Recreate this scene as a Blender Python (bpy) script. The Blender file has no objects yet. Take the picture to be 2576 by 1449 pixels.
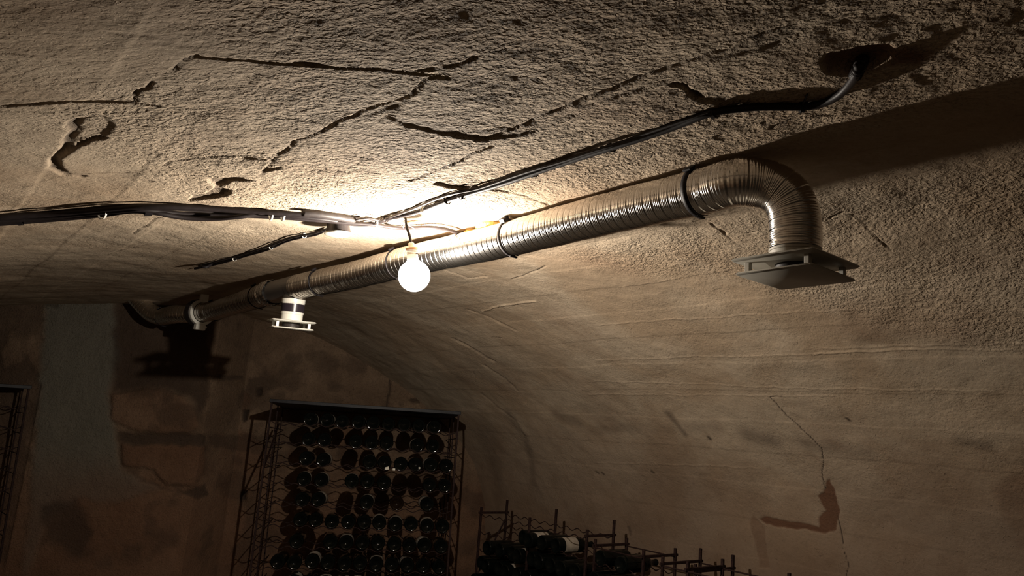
import bpy, math, random
import numpy as np
from mathutils import Vector, Matrix

random.seed(7)
rng = np.random.RandomState(11)
SC = bpy.context.scene
COL = SC.collection
PI = math.pi

# ------------------------------------------------------------------ camera
FPX, CX, CY = 1860.0, 1288.0, 724.5
ROLL = math.atan(0.08)
PITCH = math.atan(366.0 / FPX * math.cos(ROLL))
EYE = np.array([0.0, 0.0, 1.5])
FWD = np.array([0, math.cos(PITCH), math.sin(PITCH)])
R0 = np.array([1.0, 0, 0]); U0 = np.array([0, -math.sin(PITCH), math.cos(PITCH)])
RGT = R0 * math.cos(ROLL) + U0 * math.sin(ROLL)
UPV = -R0 * math.sin(ROLL) + U0 * math.cos(ROLL)
cam_data = bpy.data.cameras.new('camera')
cam_data.sensor_width = 36.0
cam_data.lens = 36.0 * FPX / 2576.0
cam_data.clip_start = 0.02
cam = bpy.data.objects.new('camera', cam_data)
COL.objects.link(cam)
cam.matrix_world = Matrix(((RGT[0], UPV[0], -FWD[0], EYE[0]),
                           (RGT[1], UPV[1], -FWD[1], EYE[1]),
                           (RGT[2], UPV[2], -FWD[2], EYE[2]),
                           (0, 0, 0, 1)))
SC.camera = cam

# ------------------------------------------------------------------ world, exposure
w = bpy.data.worlds.new('cellar_dark'); SC.world = w; w.use_nodes = True
w.node_tree.nodes['Background'].inputs[0].default_value = (0.02, 0.014, 0.01, 1)
w.node_tree.nodes['Background'].inputs[1].default_value = 0.1
SC.view_settings.view_transform = 'Standard'
SC.view_settings.look = 'None'
SC.view_settings.gamma = 1.0
SC.view_settings.exposure = 0.0
SC.view_settings.use_curve_mapping = False
SC.cycles.max_bounces = 8
SC.cycles.diffuse_bounces = 4
SC.cycles.sample_clamp_indirect = 4.0
BULB_WATTS = 88.0
BULB_COLOR = (1.0, 0.89, 0.76)
BULB_GLOW = 60.0

# ------------------------------------------------------------------ geometry of the place
def ray(x, y):
    return FWD + RGT * (x - CX) / FPX - UPV * (y - CY) / FPX

_a = ray(-250, 965); AX = np.array([_a[0], _a[1], 0.0]); AX /= np.linalg.norm(AX)   # along the vault
LT = np.array([AX[1], -AX[0], 0.0])                                                 # across it, to the right
_h = math.radians(-10.4)
WN = np.array([math.sin(_h), math.cos(_h), 0.0]); WT = np.array([WN[1], -WN[0], 0.0])  # end wall

PROF = np.array([(-1.25, -1.5), (-1.22, -.9), (-1.1, -.4), (-.85, 0), (-.45, .28), (.023, .46), (.44, .575), (.95, .656),
                 (1.4, .697), (1.9, .70), (2.15, .667), (2.386, .598), (2.627, .487), (2.882, .345), (3.06, .228),
                 (3.265, .054), (3.441, -.147), (3.531, -.29), (3.591, -.458), (3.63, -.64), (3.65, -1.07), (3.66, -1.5)])

def spline(P, n):
    P = np.asarray(P, float)
    d = np.r_[0, np.cumsum(np.sqrt(np.linalg.norm(np.diff(P, axis=0), axis=1)))]
    m = len(P)
    h = np.diff(d)
    A = np.zeros((m, m)); B = np.zeros((m, P.shape[1]))
    A[0, 0] = A[-1, -1] = 1
    for i in range(1, m - 1):
        A[i, i - 1] = h[i - 1]; A[i, i] = 2 * (h[i - 1] + h[i]); A[i, i + 1] = h[i]
        B[i] = 6 * ((P[i + 1] - P[i]) / h[i] - (P[i] - P[i - 1]) / h[i - 1])
    M = np.linalg.solve(A, B)
    t = np.linspace(0, d[-1], n)
    k = np.clip(np.searchsorted(d, t, side='right') - 1, 0, m - 2)
    a = (d[k + 1] - t)[:, None]; b = (t - d[k])[:, None]; hh = h[k][:, None]
    return M[k] * a**3 / (6 * hh) + M[k + 1] * b**3 / (6 * hh) + (P[k] / hh - M[k] * hh / 6) * a + (P[k + 1] / hh - M[k + 1] * hh / 6) * b

_pd = spline(PROF, 6000)
PS = np.r_[0, np.cumsum(np.linalg.norm(np.diff(_pd, axis=0), axis=1))]
_tan = np.gradient(_pd, axis=0); _tan /= np.linalg.norm(_tan, axis=1)[:, None]
PN = np.stack([_tan[:, 1], -_tan[:, 0]], 1)      # into the room (profile runs left to right over the crown)

def hit(x, y, off=0.0):
    """point of the vault (pushed 'off' into the room) along a sight line; returns world point, s, t"""
    d = ray(x, y)
    Q = _pd + PN * off
    phi = np.arctan2(Q[:, 1], Q[:, 0])           # decreasing left to right
    du, dz = d @ LT, d[2]
    a = math.atan2(dz, du)
    sel = (PS > 0.6)
    ph = np.unwrap(phi[sel]); ph = ph - 2 * PI * round(ph[-1] / (2 * PI))
    if a < ph.min(): a += 2 * PI
    i = np.interp(-a, -ph, np.arange(sel.sum()))
    i0 = np.nonzero(sel)[0][0]
    j = i + i0
    qu = np.interp(j, np.arange(len(Q)), Q[:, 0]); qz = np.interp(j, np.arange(len(Q)), Q[:, 1])
    k = math.hypot(qu, qz) / math.hypot(du, dz)
    return EYE + d * k, np.interp(j, np.arange(len(Q)), PS), k * (d @ AX)

def ceil_normal(x, y):
    _, s_, t_ = hit(x, y)
    nu = np.interp(s_, PS, PN[:, 0]); nz = np.interp(s_, PS, PN[:, 1])
    return Vector(LT * nu + np.array([0, 0, nz])).normalized()      # into the room

def ceil_pt(x, y, off):
    return Vector(hit(x, y, off)[0])

def at_depth(x, y, Z):
    return Vector(EYE + ray(x, y) * Z)

def at_u(x, y, u):
    d = ray(x, y); return EYE + d * (u / (d @ LT))

def at_plane_z(x, y, z):
    d = ray(x, y); return EYE + d * ((z - 1.5) / d[2])

# plan of the end wall
_pl = [(-1100, 5.5), (100, 5.5), (118, 5.5), (525, 5.5), (612, 5.8), (1700, 5.8)]
PLAN = []
for px, dist in _pl:
    d = ray(px, 1000); d = np.array([d[0], d[1], 0]); PLAN.append(d * dist / (d @ WN))
PLAN = np.array(PLAN)
PV = np.r_[0, np.cumsum(np.linalg.norm(np.diff(PLAN, axis=0), axis=1))]

def hit_wall(x, y):
    d = ray(x, y)
    for i in range(len(PLAN) - 1):
        a, b = PLAN[i][:2], PLAN[i + 1][:2]
        M = np.array([[d[0], a[0] - b[0]], [d[1], a[1] - b[1]]])
        k, s = np.linalg.solve(M, a)
        if -1e-9 <= s <= 1 and k > 0:
            return PV[i] + s * (PV[i + 1] - PV[i]), 1.5 + k * d[2]
    return 0.0, 0.0

# ------------------------------------------------------------------ numpy helpers
def vnoise(X, Y, seed):
    r = np.random.RandomState(seed); G = r.rand(256, 256).astype(np.float32)
    xi = np.floor(X).astype(int); yi = np.floor(Y).astype(int)
    fx = X - xi; fy = Y - yi
    fx = fx * fx * (3 - 2 * fx); fy = fy * fy * (3 - 2 * fy)
    g = lambda a, b: G[a % 256, b % 256]
    return (g(xi, yi) * (1 - fx) + g(xi + 1, yi) * fx) * (1 - fy) + (g(xi, yi + 1) * (1 - fx) + g(xi + 1, yi + 1) * fx) * fy - 0.5

def fbm(X, Y, scale, seed, octv=4):
    o = 0; a = 1.0; tot = 0
    for i in range(octv):
        o = o + a * vnoise(X / scale * 2**i + 31.7 * i, Y / scale * 2**i + 17.3 * i, seed + i); tot += a; a *= 0.5
    return o / tot * 2

def dist_poly(X, Y, pts, closed=False, margin=0.3):
    """distance of grid points to a polyline (inf outside a margin) and inside mask when closed"""
    P = np.asarray(pts, float)
    if closed: P = np.vstack([P, P[:1]])
    lo = P.min(0) - margin; hi = P.max(0) + margin
    m = (X > lo[0]) & (X < hi[0]) & (Y > lo[1]) & (Y < hi[1])
    D = np.full(X.shape, 9.0); inside = np.zeros(X.shape, bool)
    x = X[m]; y = Y[m]; dd = np.full(x.shape, 9.0); ins = np.zeros(x.shape, bool); prog = np.zeros(x.shape)
    for i in range(len(P) - 1):
        a, b = P[i], P[i + 1]; v = b - a; L2 = v @ v + 1e-12
        t = np.clip(((x - a[0]) * v[0] + (y - a[1]) * v[1]) / L2, 0, 1)
        q = np.hypot(x - a[0] - t * v[0], y - a[1] - t * v[1])
        dd = np.minimum(dd, q)
        if closed:
            c = ((a[1] > y) != (b[1] > y)) & (x < (b[0] - a[0]) * (y - a[1]) / (b[1] - a[1] + 1e-12) + a[0])
            ins ^= c
    D[m] = dd; inside[m] = ins
    return D, inside

def sstep(x, a, b):
    t = np.clip((x - a) / (b - a), 0, 1); return t * t * (3 - 2 * t)

# ------------------------------------------------------------------ materials
MATS = {}
def nodes(name):
    m = bpy.data.materials.new(name); m.use_nodes = True
    nt = m.node_tree; b = nt.nodes['Principled BSDF']; MATS[name] = m
    return m, nt, b

def simple(name, col, rough=0.5, metal=0.0, bump=0.0, bscale=40.0, coat=0.0, var=0.0, spec=0.5):
    m, nt, b = nodes(name)
    b.inputs['Base Color'].default_value = (*col, 1)
    b.inputs['Roughness'].default_value = rough
    b.inputs['Metallic'].default_value = metal
    b.inputs['Coat Weight'].default_value = coat
    b.inputs['Specular IOR Level'].default_value = spec
    tc = nt.nodes.new('ShaderNodeTexCoord')
    n = nt.nodes.new('ShaderNodeTexNoise'); n.inputs['Scale'].default_value = bscale; n.inputs['Detail'].default_value = 5
    nt.links.new(tc.outputs['Object'], n.inputs['Vector'])
    if var > 0:
        r = nt.nodes.new('ShaderNodeValToRGB')
        r.color_ramp.elements[0].color = (*[c * (1 - var) for c in col], 1)
        r.color_ramp.elements[1].color = (*[min(1, c * (1 + var)) for c in col], 1)
        r.color_ramp.elements[0].position = .35; r.color_ramp.elements[1].position = .65
        nt.links.new(n.outputs['Fac'], r.inputs['Fac']); nt.links.new(r.outputs['Color'], b.inputs['Base Color'])
    if bump > 0:
        bp = nt.nodes.new('ShaderNodeBump'); bp.inputs['Strength'].default_value = 1; bp.inputs['Distance'].default_value = bump
        nt.links.new(n.outputs['Fac'], bp.inputs['Height']); nt.links.new(bp.outputs['Normal'], b.inputs['Normal'])
    return m

def plaster_material(name, light, mid, fine_amp, rough_amp):
    m, nt, b = nodes(name)
    N = nt.nodes.new; Lk = nt.links.new
    b.inputs['Roughness'].default_value = 0.92
    b.inputs['Specular IOR Level'].default_value = 0.25
    tc = N('ShaderNodeTexCoord')
    def noise(scale, detail=6, rgh=.55, dist=0.0):
        n = N('ShaderNodeTexNoise'); n.inputs['Scale'].default_value = scale; n.inputs['Detail'].default_value = detail
        n.inputs['Roughness'].default_value = rgh; n.inputs['Distortion'].default_value = dist
        Lk(tc.outputs['Object'], n.inputs['Vector']); return n
    def attr(a):
        n = N('ShaderNodeAttribute'); n.attribute_name = a; return n.outputs['Fac']
    def mth(op, a, c, v=None):
        n = N('ShaderNodeMath'); n.operation = op
        for i, q in enumerate((a, c)):
            if q is None: continue
            if isinstance(q, (int, float)): n.inputs[i].default_value = q
            else: Lk(q, n.inputs[i])
        return n.outputs[0]
    def mixc(f, a, c):
        n = N('ShaderNodeMix'); n.data_type = 'RGBA'
        if isinstance(f, (int, float)): n.inputs[0].default_value = f
        else: Lk(f, n.inputs[0])
        for i, q in ((6, a), (7, c)):
            if isinstance(q, tuple): n.inputs[i].default_value = (*q, 1)
            else: Lk(q, n.inputs[i])
        return n.outputs[2]
    def ramp(x, p0, p1):
        n = N('ShaderNodeMapRange'); n.interpolation_type = 'SMOOTHSTEP'
        n.inputs[1].default_value = p0; n.inputs[2].default_value = p1; Lk(x, n.inputs[0]); return n.outputs[0]
    big = noise(1.6, 5, .6, .4); med = noise(9, 6, .6); fin = noise(70, 5, .6)
    c = mixc(ramp(big.outputs['Fac'], .38, .64), light, mid)
    c = mixc(mth('MULTIPLY', ramp(med.outputs['Fac'], .5, .7), .35), c, tuple(x * .72 for x in mid))
    c = mixc(mth('MULTIPLY', ramp(fin.outputs['Fac'], .45, .7), .25), c, tuple(x * .6 for x in mid))
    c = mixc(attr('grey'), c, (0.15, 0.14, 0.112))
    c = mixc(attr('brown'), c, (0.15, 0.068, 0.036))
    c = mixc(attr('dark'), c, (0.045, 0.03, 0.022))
    Lk(c, b.inputs['Base Color'])
    # relief: pits and crumbs
    pn = noise(125, 2, .5, .25); pm_ = noise(55, 3, .5, .3)
    pitf = mth('MAXIMUM', ramp(pn.outputs['Fac'], .55, .64), ramp(pm_.outputs['Fac'], .60, .68))
    pitr = mth('MULTIPLY', pitf, attr('rough'))
    c = mixc(mth('MULTIPLY', pitr, .45), c, tuple(x * .45 for x in mid)); Lk(c, b.inputs['Base Color'])  # pits coloured darker: occlusion shade painted in along with lodged dirt
    vo = N('ShaderNodeTexVoronoi'); vo.inputs['Scale'].default_value = 75; vo.feature = 'SMOOTH_F1'
    wp = N('ShaderNodeVectorMath'); wp.operation = 'MULTIPLY_ADD'
    wn = noise(30, 3); Lk(wn.outputs['Color'], wp.inputs[0]); wp.inputs[1].default_value = (.03, .03, .03); Lk(tc.outputs['Object'], wp.inputs[2])
    Lk(wp.outputs[0], vo.inputs['Vector'])
    crumbs = noise(82, 2, .45, .35)
    clump = noise(40, 2, .5); grit = noise(190, 3, .6)
    pits = mth('MULTIPLY', ramp(crumbs.outputs['Fac'], .56, .64), -1.0)
    h1 = mth('ADD', mth('MULTIPLY', clump.outputs['Fac'], .8), mth('MULTIPLY', ramp(crumbs.outputs['Fac'], .40, .62), .62))
    h1 = mth('ADD', h1, mth('MULTIPLY', grit.outputs['Fac'], .22))
    h1 = mth('ADD', h1, mth('MULTIPLY', pitf, -.45))
    h1 = mth('MULTIPLY', mth('MULTIPLY', h1, attr('rough')), rough_amp)
    smooth_n = noise(55, 6, .5)
    spk = ramp(noise(60, 2, .5, 1.5).outputs['Fac'], .67, .74)
    h2 = mth('MULTIPLY', mth('ADD', smooth_n.outputs['Fac'], mth('MULTIPLY', spk, .8)), fine_amp)
    h3 = mth('MULTIPLY', noise(260, 3, .6).outputs['Fac'], fine_amp * .25)
    hh = mth('ADD', mth('ADD', h1, h2), h3)
    bp = N('ShaderNodeBump'); bp.inputs['Distance'].default_value = 1.0; bp.inputs['Strength'].default_value = 1.0
    Lk(hh, bp.inputs['Height']); Lk(bp.outputs['Normal'], b.inputs['Normal'])
    return m

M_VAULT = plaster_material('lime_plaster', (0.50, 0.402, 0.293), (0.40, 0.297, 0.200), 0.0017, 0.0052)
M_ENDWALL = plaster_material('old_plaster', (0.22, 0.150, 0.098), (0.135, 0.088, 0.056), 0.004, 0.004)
M_FLOOR = simple('floor_earth', (.06, .048, .036), .95, bump=.01, bscale=20, var=.3)
M_DUCT = simple('aluminium_foil', (.80, .77, .73), .17, 1.0, bump=.0004, bscale=90)
M_SHEET = simple('galvanised_sheet', (.52, .51, .50), .32, 1.0, bump=.0002, bscale=30)
M_FOIL = simple('crumpled_foil_tape', (.9, .89, .87), .12, 1.0, bump=.008, bscale=22)
M_BLACK = simple('black_rubber', (.012, .010, .011), .55, bump=.0003, bscale=60, spec=.2)
M_CABLE = simple('cable_sheath', (.016, .012, .012), .5, bump=.0003, bscale=60, var=.2, spec=.22)
M_CABLE_G = simple('grey_cable_sheath', (.030, .025, .024), .5, bump=.0003, bscale=60, var=.2, spec=.22)
M_WHITE = simple('white_plastic', (.78, .77, .70), .35, coat=.2, var=.04)
M_GREYPL = simple('grey_plastic', (.40, .38, .33), .45, var=.05)
M_TIE = simple('pale_nylon', (.62, .60, .55), .4)
M_TAPE = simple('black_tape', (.02, .015, .022), .3)
M_FOAM = simple('dried_foam', (.62, .40, .13), .85, bump=.006, bscale=70, var=.25)
M_IRON = simple('rusty_iron', (.020, .009, .0075), .7, bump=.0012, bscale=120, var=.5, spec=.2)
M_BOARD = simple('painted_metal_top', (.010, .010, .013), .5, bump=.0006, bscale=50, var=.3, spec=.25)
M_BRASS = simple('copper_sleeve', (.60, .36, .22), .35, .6)
M_LABEL = simple('paper_label', (.36, .31, .25), .8, var=.2, bscale=30)
M_LABELW = simple('white_paper_label', (.75, .72, .62), .8, var=.05)
M_STONE = simple('flaked_plaster', (.30, .19, .11), .9, bump=.004, bscale=60, var=.3)
def glass_dark(name, col):
    m, nt, b = nodes(name)
    tc = nt.nodes.new('ShaderNodeTexCoord'); n = nt.nodes.new('ShaderNodeTexNoise'); n.inputs['Scale'].default_value = 35
    nt.links.new(tc.outputs['Object'], n.inputs['Vector'])
    r = nt.nodes.new('ShaderNodeMapRange'); r.inputs[3].default_value = .02; r.inputs[4].default_value = .09
    nt.links.new(n.outputs['Fac'], r.inputs[0]); nt.links.new(r.outputs[0], b.inputs['Roughness'])
    b.inputs['Base Color'].default_value = (*col, 1); b.inputs['Specular IOR Level'].default_value = .2
    return m
M_GLASS = glass_dark('dark_bottle_glass', (.003, .004, .0035))
M_GLASSB = glass_dark('brown_bottle_glass', (.010, .005, .003))

# ------------------------------------------------------------------ mesh helpers
def mesh_obj(name, V, Fc, mat, parent=None, smooth=True, angle=None):
    me = bpy.data.meshes.new(name)
    me.from_pydata([tuple(v) for v in V], [], [tuple(f) for f in Fc])
    me.materials.append(mat)
    if smooth:
        me.polygons.foreach_set('use_smooth', [True] * len(me.polygons))
        if angle is not None:
            me.update()
            try: me.set_sharp_from_angle(angle=math.radians(angle))
            except Exception: pass
    me.update()
    o = bpy.data.objects.new(name, me); COL.objects.link(o)
    if parent is not None: o.parent = parent
    return o

class MB:
    def __init__(self): self.V = []; self.F = []
    def add(self, V, F):
        n = len(self.V); self.V += [tuple(v) for v in V]; self.F += [tuple(i + n for i in f) for f in F]; return self
    def box(self, c, sx, sy, sz, M=None, bev=0.0):
        c = Vector(c); V = []
        if bev > 0:
            b = bev; out = []
            X, Y, Z = sx / 2, sy / 2, sz / 2
            rings = [(-Z, b), (-Z + b, 0), (Z - b, 0), (Z, b)]
            for z, ins in rings:
                x, y = X - ins, Y - ins
                cb = b
                for px, py in ((x - cb, -y), (x, -y + cb), (x, y - cb), (x - cb, y), (-x + cb, y), (-x, y - cb), (-x, -y + cb), (-x + cb, -y)):
                    out.append(Vector((px, py, z)))
            V = out; F = []
            for r in range(3):
                for i in range(8):
                    j = (i + 1) % 8; F.append((r * 8 + i, r * 8 + j, r * 8 + 8 + j, r * 8 + 8 + i))
            F.append(tuple(reversed(range(8)))); F.append(tuple(range(24, 32)))
        else:
            for z in (-1, 1):
                for x, y in ((-1, -1), (1, -1), (1, 1), (-1, 1)): V.append(Vector((x * sx / 2, y * sy / 2, z * sz / 2)))
            F = [(3, 2, 1, 0), (4, 5, 6, 7), (0, 1, 5, 4), (1, 2, 6, 5), (2, 3, 7, 6), (3, 0, 4, 7)]
        if M is not None: V = [M @ v for v in V]
        return self.add([v + c for v in V], F)
    def tube(self, pts, r, n=10, caps=True, rad=None):
        V, F = tube_geo(pts, r, n, caps, rad); return self.add(V, F)
    def build(self, name, mat, parent=None, smooth=True, angle=40):
        return mesh_obj(name, self.V, self.F, mat, parent, smooth, angle)

def frames(P):
    """parallel-transport frames"""
    P = [Vector(p) for p in P]; T = []
    for i in range(len(P)):
        a = P[max(0, i - 1)]; b = P[min(len(P) - 1, i + 1)]; T.append((b - a).normalized())
    ref = Vector((0, 0, 1)) if abs(T[0].z) < .9 else Vector((1, 0, 0))
    n = (ref - T[0] * ref.dot(T[0])).normalized(); out = []
    for t in T:
        n = (n - t * n.dot(t)).normalized(); out.append((t, n, t.cross(n)))
    return P, out

def tube_geo(pts, r, n=10, caps=True, rad=None):
    P, fr = frames(pts); V = []; F = []
    for i, (p, (t, a, b)) in enumerate(zip(P, fr)):
        rr = rad[i] if rad is not None else r
        for k in range(n):
            th = 2 * PI * k / n; V.append(p + (a * math.cos(th) + b * math.sin(th)) * rr)
    for i in range(len(P) - 1):
        for k in range(n):
            j = (k + 1) % n; F.append((i * n + k, i * n + j, (i + 1) * n + j, (i + 1) * n + k))
    if caps:
        F.append(tuple(reversed(range(n)))); m = (len(P) - 1) * n; F.append(tuple(range(m, m + n)))
    return V, F

def lathe(profile, n=24, M=None):
    """profile (r, h) pairs about local z"""
    V = []; F = []
    for r, h in profile:
        for k in range(n):
            th = 2 * PI * k / n; v = Vector((r * math.cos(th), r * math.sin(th), h)); V.append(M @ v if M else v)
    for i in range(len(profile) - 1):
        for k in range(n):
            j = (k + 1) % n; F.append((i * n + k, i * n + j, (i + 1) * n + j, (i + 1) * n + k))
    if profile[0][0] > 1e-5: F.append(tuple(reversed(range(n))))
    if profile[-1][0] > 1e-5: m = (len(profile) - 1) * n; F.append(tuple(range(m, m + n)))
    return V, F

def smooth_path(pts, step):
    P = np.array([list(p) for p in pts], float)
    D = spline(P, 3000)
    L = np.r_[0, np.cumsum(np.linalg.norm(np.diff(D, axis=0), axis=1))]
    n = max(2, int(L[-1] / step) + 1); s = np.linspace(0, L[-1], n)
    return np.stack([np.interp(s, L, D[:, k]) for k in range(3)], 1), L[-1]

def tag(o, label=None, cat=None, group=None, kind=None):
    if label: o['label'] = label
    if cat: o['category'] = cat
    if group: o['group'] = group
    if kind: o['kind'] = kind
    return o

def empty(name, loc, rot=None):
    o = bpy.data.objects.new(name, None); COL.objects.link(o); o.empty_display_size = .05
    o.location = loc
    if rot is not None: o.rotation_euler = rot.to_euler()
    return o

def adopt(root, *kids):
    """parent meshes given in world space to an empty"""
    bpy.context.view_layer.update() if False else None
    Mi = (Matrix.Translation(root.location) @ root.rotation_euler.to_matrix().to_4x4()).inverted()
    for k in kids:
        k.data.transform(Mi); k.parent = root

# ------------------------------------------------------------------ the vault (ceiling and side walls in one curve)
def grid_mesh(name, P, attrs, mat, flip=False):
    """P: (ni, nj, 3) array of positions"""
    ni, nj = P.shape[:2]
    me = bpy.data.meshes.new(name)
    idx = np.arange(ni * nj).reshape(ni, nj)
    q = np.stack([idx[:-1, :-1], idx[1:, :-1], idx[1:, 1:], idx[:-1, 1:]], -1).reshape(-1, 4)
    if flip: q = q[:, ::-1]
    me.vertices.add(ni * nj); me.vertices.foreach_set('co', P.reshape(-1).astype(np.float32))
    me.loops.add(q.size); me.loops.foreach_set('vertex_index', q.reshape(-1).astype(np.int32))
    me.polygons.add(len(q)); me.polygons.foreach_set('loop_start', np.arange(0, q.size, 4, dtype=np.int32))
    me.polygons.foreach_set('use_smooth', np.ones(len(q), bool))
    me.update(calc_edges=True)
    for k, a in attrs.items():
        at = me.attributes.new(k, 'FLOAT', 'POINT'); at.data.foreach_set('value', a.reshape(-1).astype(np.float32))
    me.materials.append(mat)
    o = bpy.data.objects.new(name, me); COL.objects.link(o); tag(o, kind='structure')
    return o

def build_vault():
    smax = PS[-1]
    s_lo = np.interp(-0.4, [-1.5, -.9, -.4], [0, .6, 1.1])
    s_a = np.arange(0, 1.6, .04); s_b = np.arange(1.6, smax - .55, .005); s_c = np.arange(smax - .55, smax, .03)
    S = np.r_[s_a, s_b, s_c, smax]
    T = [-1.6]
    while T[-1] < 6.75:
        t = T[-1]; T.append(t + (.06 if t < .3 else max(.0042, .0029 * t)))
    T = np.array(T)
    SS, TT = np.meshgrid(S, T, indexing='ij')
    u = np.interp(SS, PS, _pd[:, 0]); z = np.interp(SS, PS, _pd[:, 1])
    nu = np.interp(SS, PS, PN[:, 0]); nz = np.interp(SS, PS, PN[:, 1])
    D = 0.016 * fbm(SS, TT, .9, 3, 3) + 0.006 * fbm(SS, TT, .16, 9, 3)
    
    # jagged coordinates so every drawn edge wanders
    JX = SS + .010 * fbm(SS, TT, .05, 40, 3); JY = TT + .010 * fbm(SS, TT, .05, 50, 3)
    dark = np.zeros_like(SS); brown = np.zeros_like(SS); grey = np.zeros_like(SS); rough = np.full(SS.shape, .12)
    def st(pts): return [hit(x, y)[1:] for x, y in pts]
    def crack(pts, wmm, dmm, dk=.35, soft=1.0):
        nonlocal D, dark
        d, _ = dist_poly(JX, JY, st(pts), margin=.1)
        w = wmm * .00062
        g = 1 - sstep(d, w * .25, w * soft)
        dk = min(1, dk * 1.5)
        D -= g * dmm * .0006 * (0.6 + .8 * np.clip(fbm(SS, TT, .05, 77, 2) + .5, 0, 1)); dark[...] = np.maximum(dark, g * dk)
    def ledge(pts, wmm, hmm):
        nonlocal D
        d, _ = dist_poly(JX, JY, st(pts), margin=.1)
        D += (1 - sstep(d, 0, wmm * .001)) * hmm * .001
    def patch(pts, dmm, arr=None, val=1.0, soft=.006):
        nonlocal D
        d, ins = dist_poly(JX, JY, st(pts), True, margin=.2)
        sd = np.where(ins, -d, d); g = 1 - sstep(sd, -soft, soft)
        if dmm: D -= g * dmm * .0006
        if arr is not None: arr[...] = np.maximum(arr, g * val)
    # rough (pebbled) zones, soft edged
    patch([(500, -300), (600, 120), (640, 300), (680, 520), (1100, 560), (1500, 480), (1750, 400), (2100, 330), (2700, 180), (3000, -300)], 0, rough, 1.0, .14)
    patch([(1400, 640), (1800, 560), (2150, 470), (2700, 380), (2700, 900), (2300, 850), (2000, 760), (1850, 700), (1600, 690)], 0, rough, .48, .12)
    patch([(100, 280), (420, 180), (640, 140), (700, 520), (480, 500), (300, 420)], 0, rough, .5, .12)
    patch([(560, 640), (800, 590), (760, 560), (560, 575), (400, 620)], 0, rough, .35, .1)
    rough *= .55 + .9 * np.clip(fbm(SS, TT, .22, 61, 3) + .55, 0, 1)
    D += (.0006 + .0018 * rough) * fbm(SS, TT, .03, 21, 3)
    # formwork board lines along the vault
    for pts in ([(1500, 819), (1696, 803), (1944, 788), (2300, 770)], [(1500, 909), (1900, 896), (2300, 880)], [(1480, 993), (1940, 998), (2100, 996)],
                [(1560, 720), (1700, 700), (1830, 680)], [(2070, 878), (2576, 862)], [(1500, 1163), (1640, 1168), (1900, 1180)],
                [(620, 700), (900, 660), (1000, 640)], [(250, 440), (330, 438), (480, 443), (560, 447)], [(0, 282), (160, 284), (350, 290)],
                [(1480, 960), (1900, 975), (2500, 985)], [(2050, 890), (2260, 880), (2560, 880)]):
        ledge(pts, 6, 2.0)
    # broad board steps: planks printed in the concrete
    for k, s0 in enumerate(np.arange(1.9, smax - .7, .21)):
        g = sstep(SS + .012 * fbm(SS, TT, .5, 90 + k, 2), s0 - .006, s0 + .006)
        D += (g - .5) * .0014 * (1 if k % 2 else -1)
    # cracks and scars
    crack([(0, 262), (80, 258), (165, 250), (230, 256), (325, 262), (400, 272)], 12, 10, .3)
    crack([(328, 262), (345, 240), (362, 225), (388, 202)], 8, 9, .5)
    crack([(430, 172), (450, 148), (490, 128)], 7, 6, .4)
    crack([(490, 132), (560, 138), (640, 146), (760, 152), (900, 162), (1010, 172), (1075, 178), (1125, 182)], 7, 9, .4)
    crack([(740, 148), (860, 156), (960, 165), (1060, 168), (1150, 150), (1190, 130)], 14, 5, .1)
    crack([(1125, 182), (1075, 190), (1020, 240), (935, 270), (870, 295), (810, 330), (750, 355), (700, 390), (650, 440)], 11, 8, .25)
    crack([(1040, 222), (990, 262), (900, 300)], 20, 4, .1)
    patch([(970, 288), (1050, 297), (1130, 308), (1200, 322), (1290, 318), (1350, 328), (1300, 340), (1200, 346), (1100, 332), (1020, 316)], 8, dark, .32, .005)
    crack([(985, 284), (1045, 298), (1130, 308), (1200, 320), (1300, 318), (1350, 322)], 9, 9, .5)
    crack([(1230, 362), (1190, 380), (1150, 402), (1100, 420), (1060, 437), (1025, 447)], 11, 12, .6)
    patch([(1088, 456), (1110, 450), (1150, 458), (1190, 460), (1205, 470), (1170, 473), (1120, 467)], 14, dark, .7, .005)
    crack([(1205, 470), (1280, 480), (1330, 492), (1380, 515)], 8, 7, .4)
    crack([(1225, 345), (1290, 322), (1400, 270), (1490, 232), (1560, 205), (1640, 178), (1720, 152), (1840, 112), (1900, 82), (2010, 45)], 14, 9, .3)
    crack([(1290, 350), (1400, 300), (1520, 245), (1640, 205)], 22, 4, .08)
    patch([(1850, 104), (1930, 78), (2010, 46), (2050, 60), (1960, 106), (1860, 128), (1780, 150)], 7, dark, .25, .008)
    crack([(1700, 208), (1730, 214), (1745, 226), (1765, 243)], 12, 12, .7)
    patch([(1740, 222), (1850, 232), (1900, 250), (1800, 262), (1760, 245)], 6, dark, .2, .01)
    crack([(1528, 416), (1590, 402), (1640, 388), (1690, 368)], 7, 7, .5)
    crack([(1800, 335), (1850, 320), (1930, 300)], 6, 5, .3)
    crack([(1940, 312), (2000, 290), (2100, 285)], 7, 6, .35)
    # scars at left
    crack([(235, 303), (195, 312), (188, 345), (172, 368), (160, 398), (142, 410), (142, 430), (168, 447), (205, 450)], 24, 14, .5)
    crack([(268, 360), (225, 368), (195, 380), (165, 400)], 10, 10, .5)
    patch([(188, 303), (255, 300), (290, 330), (270, 360), (220, 366), (190, 380), (180, 370), (195, 340)], 9, dark, .12, .008)
    crack([(150, 440), (240, 443), (330, 440), (440, 441), (540, 445)], 7, 7, .35)
    crack([(410, 425), (430, 410), (520, 402), (640, 395), (700, 400)], 7, 6, .35)
    patch([(523, 450), (602, 446), (640, 452), (575, 457), (550, 470), (580, 476), (562, 490), (518, 499), (468, 506), (484, 490), (522, 484), (540, 468)], 14, dark, .55, .005)
    crack([(620, 402), (680, 405), (700, 420), (650, 430)], 18, 6, .15)
    crack([(355, 457), (382, 457)], 12, 8, .7)
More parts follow.
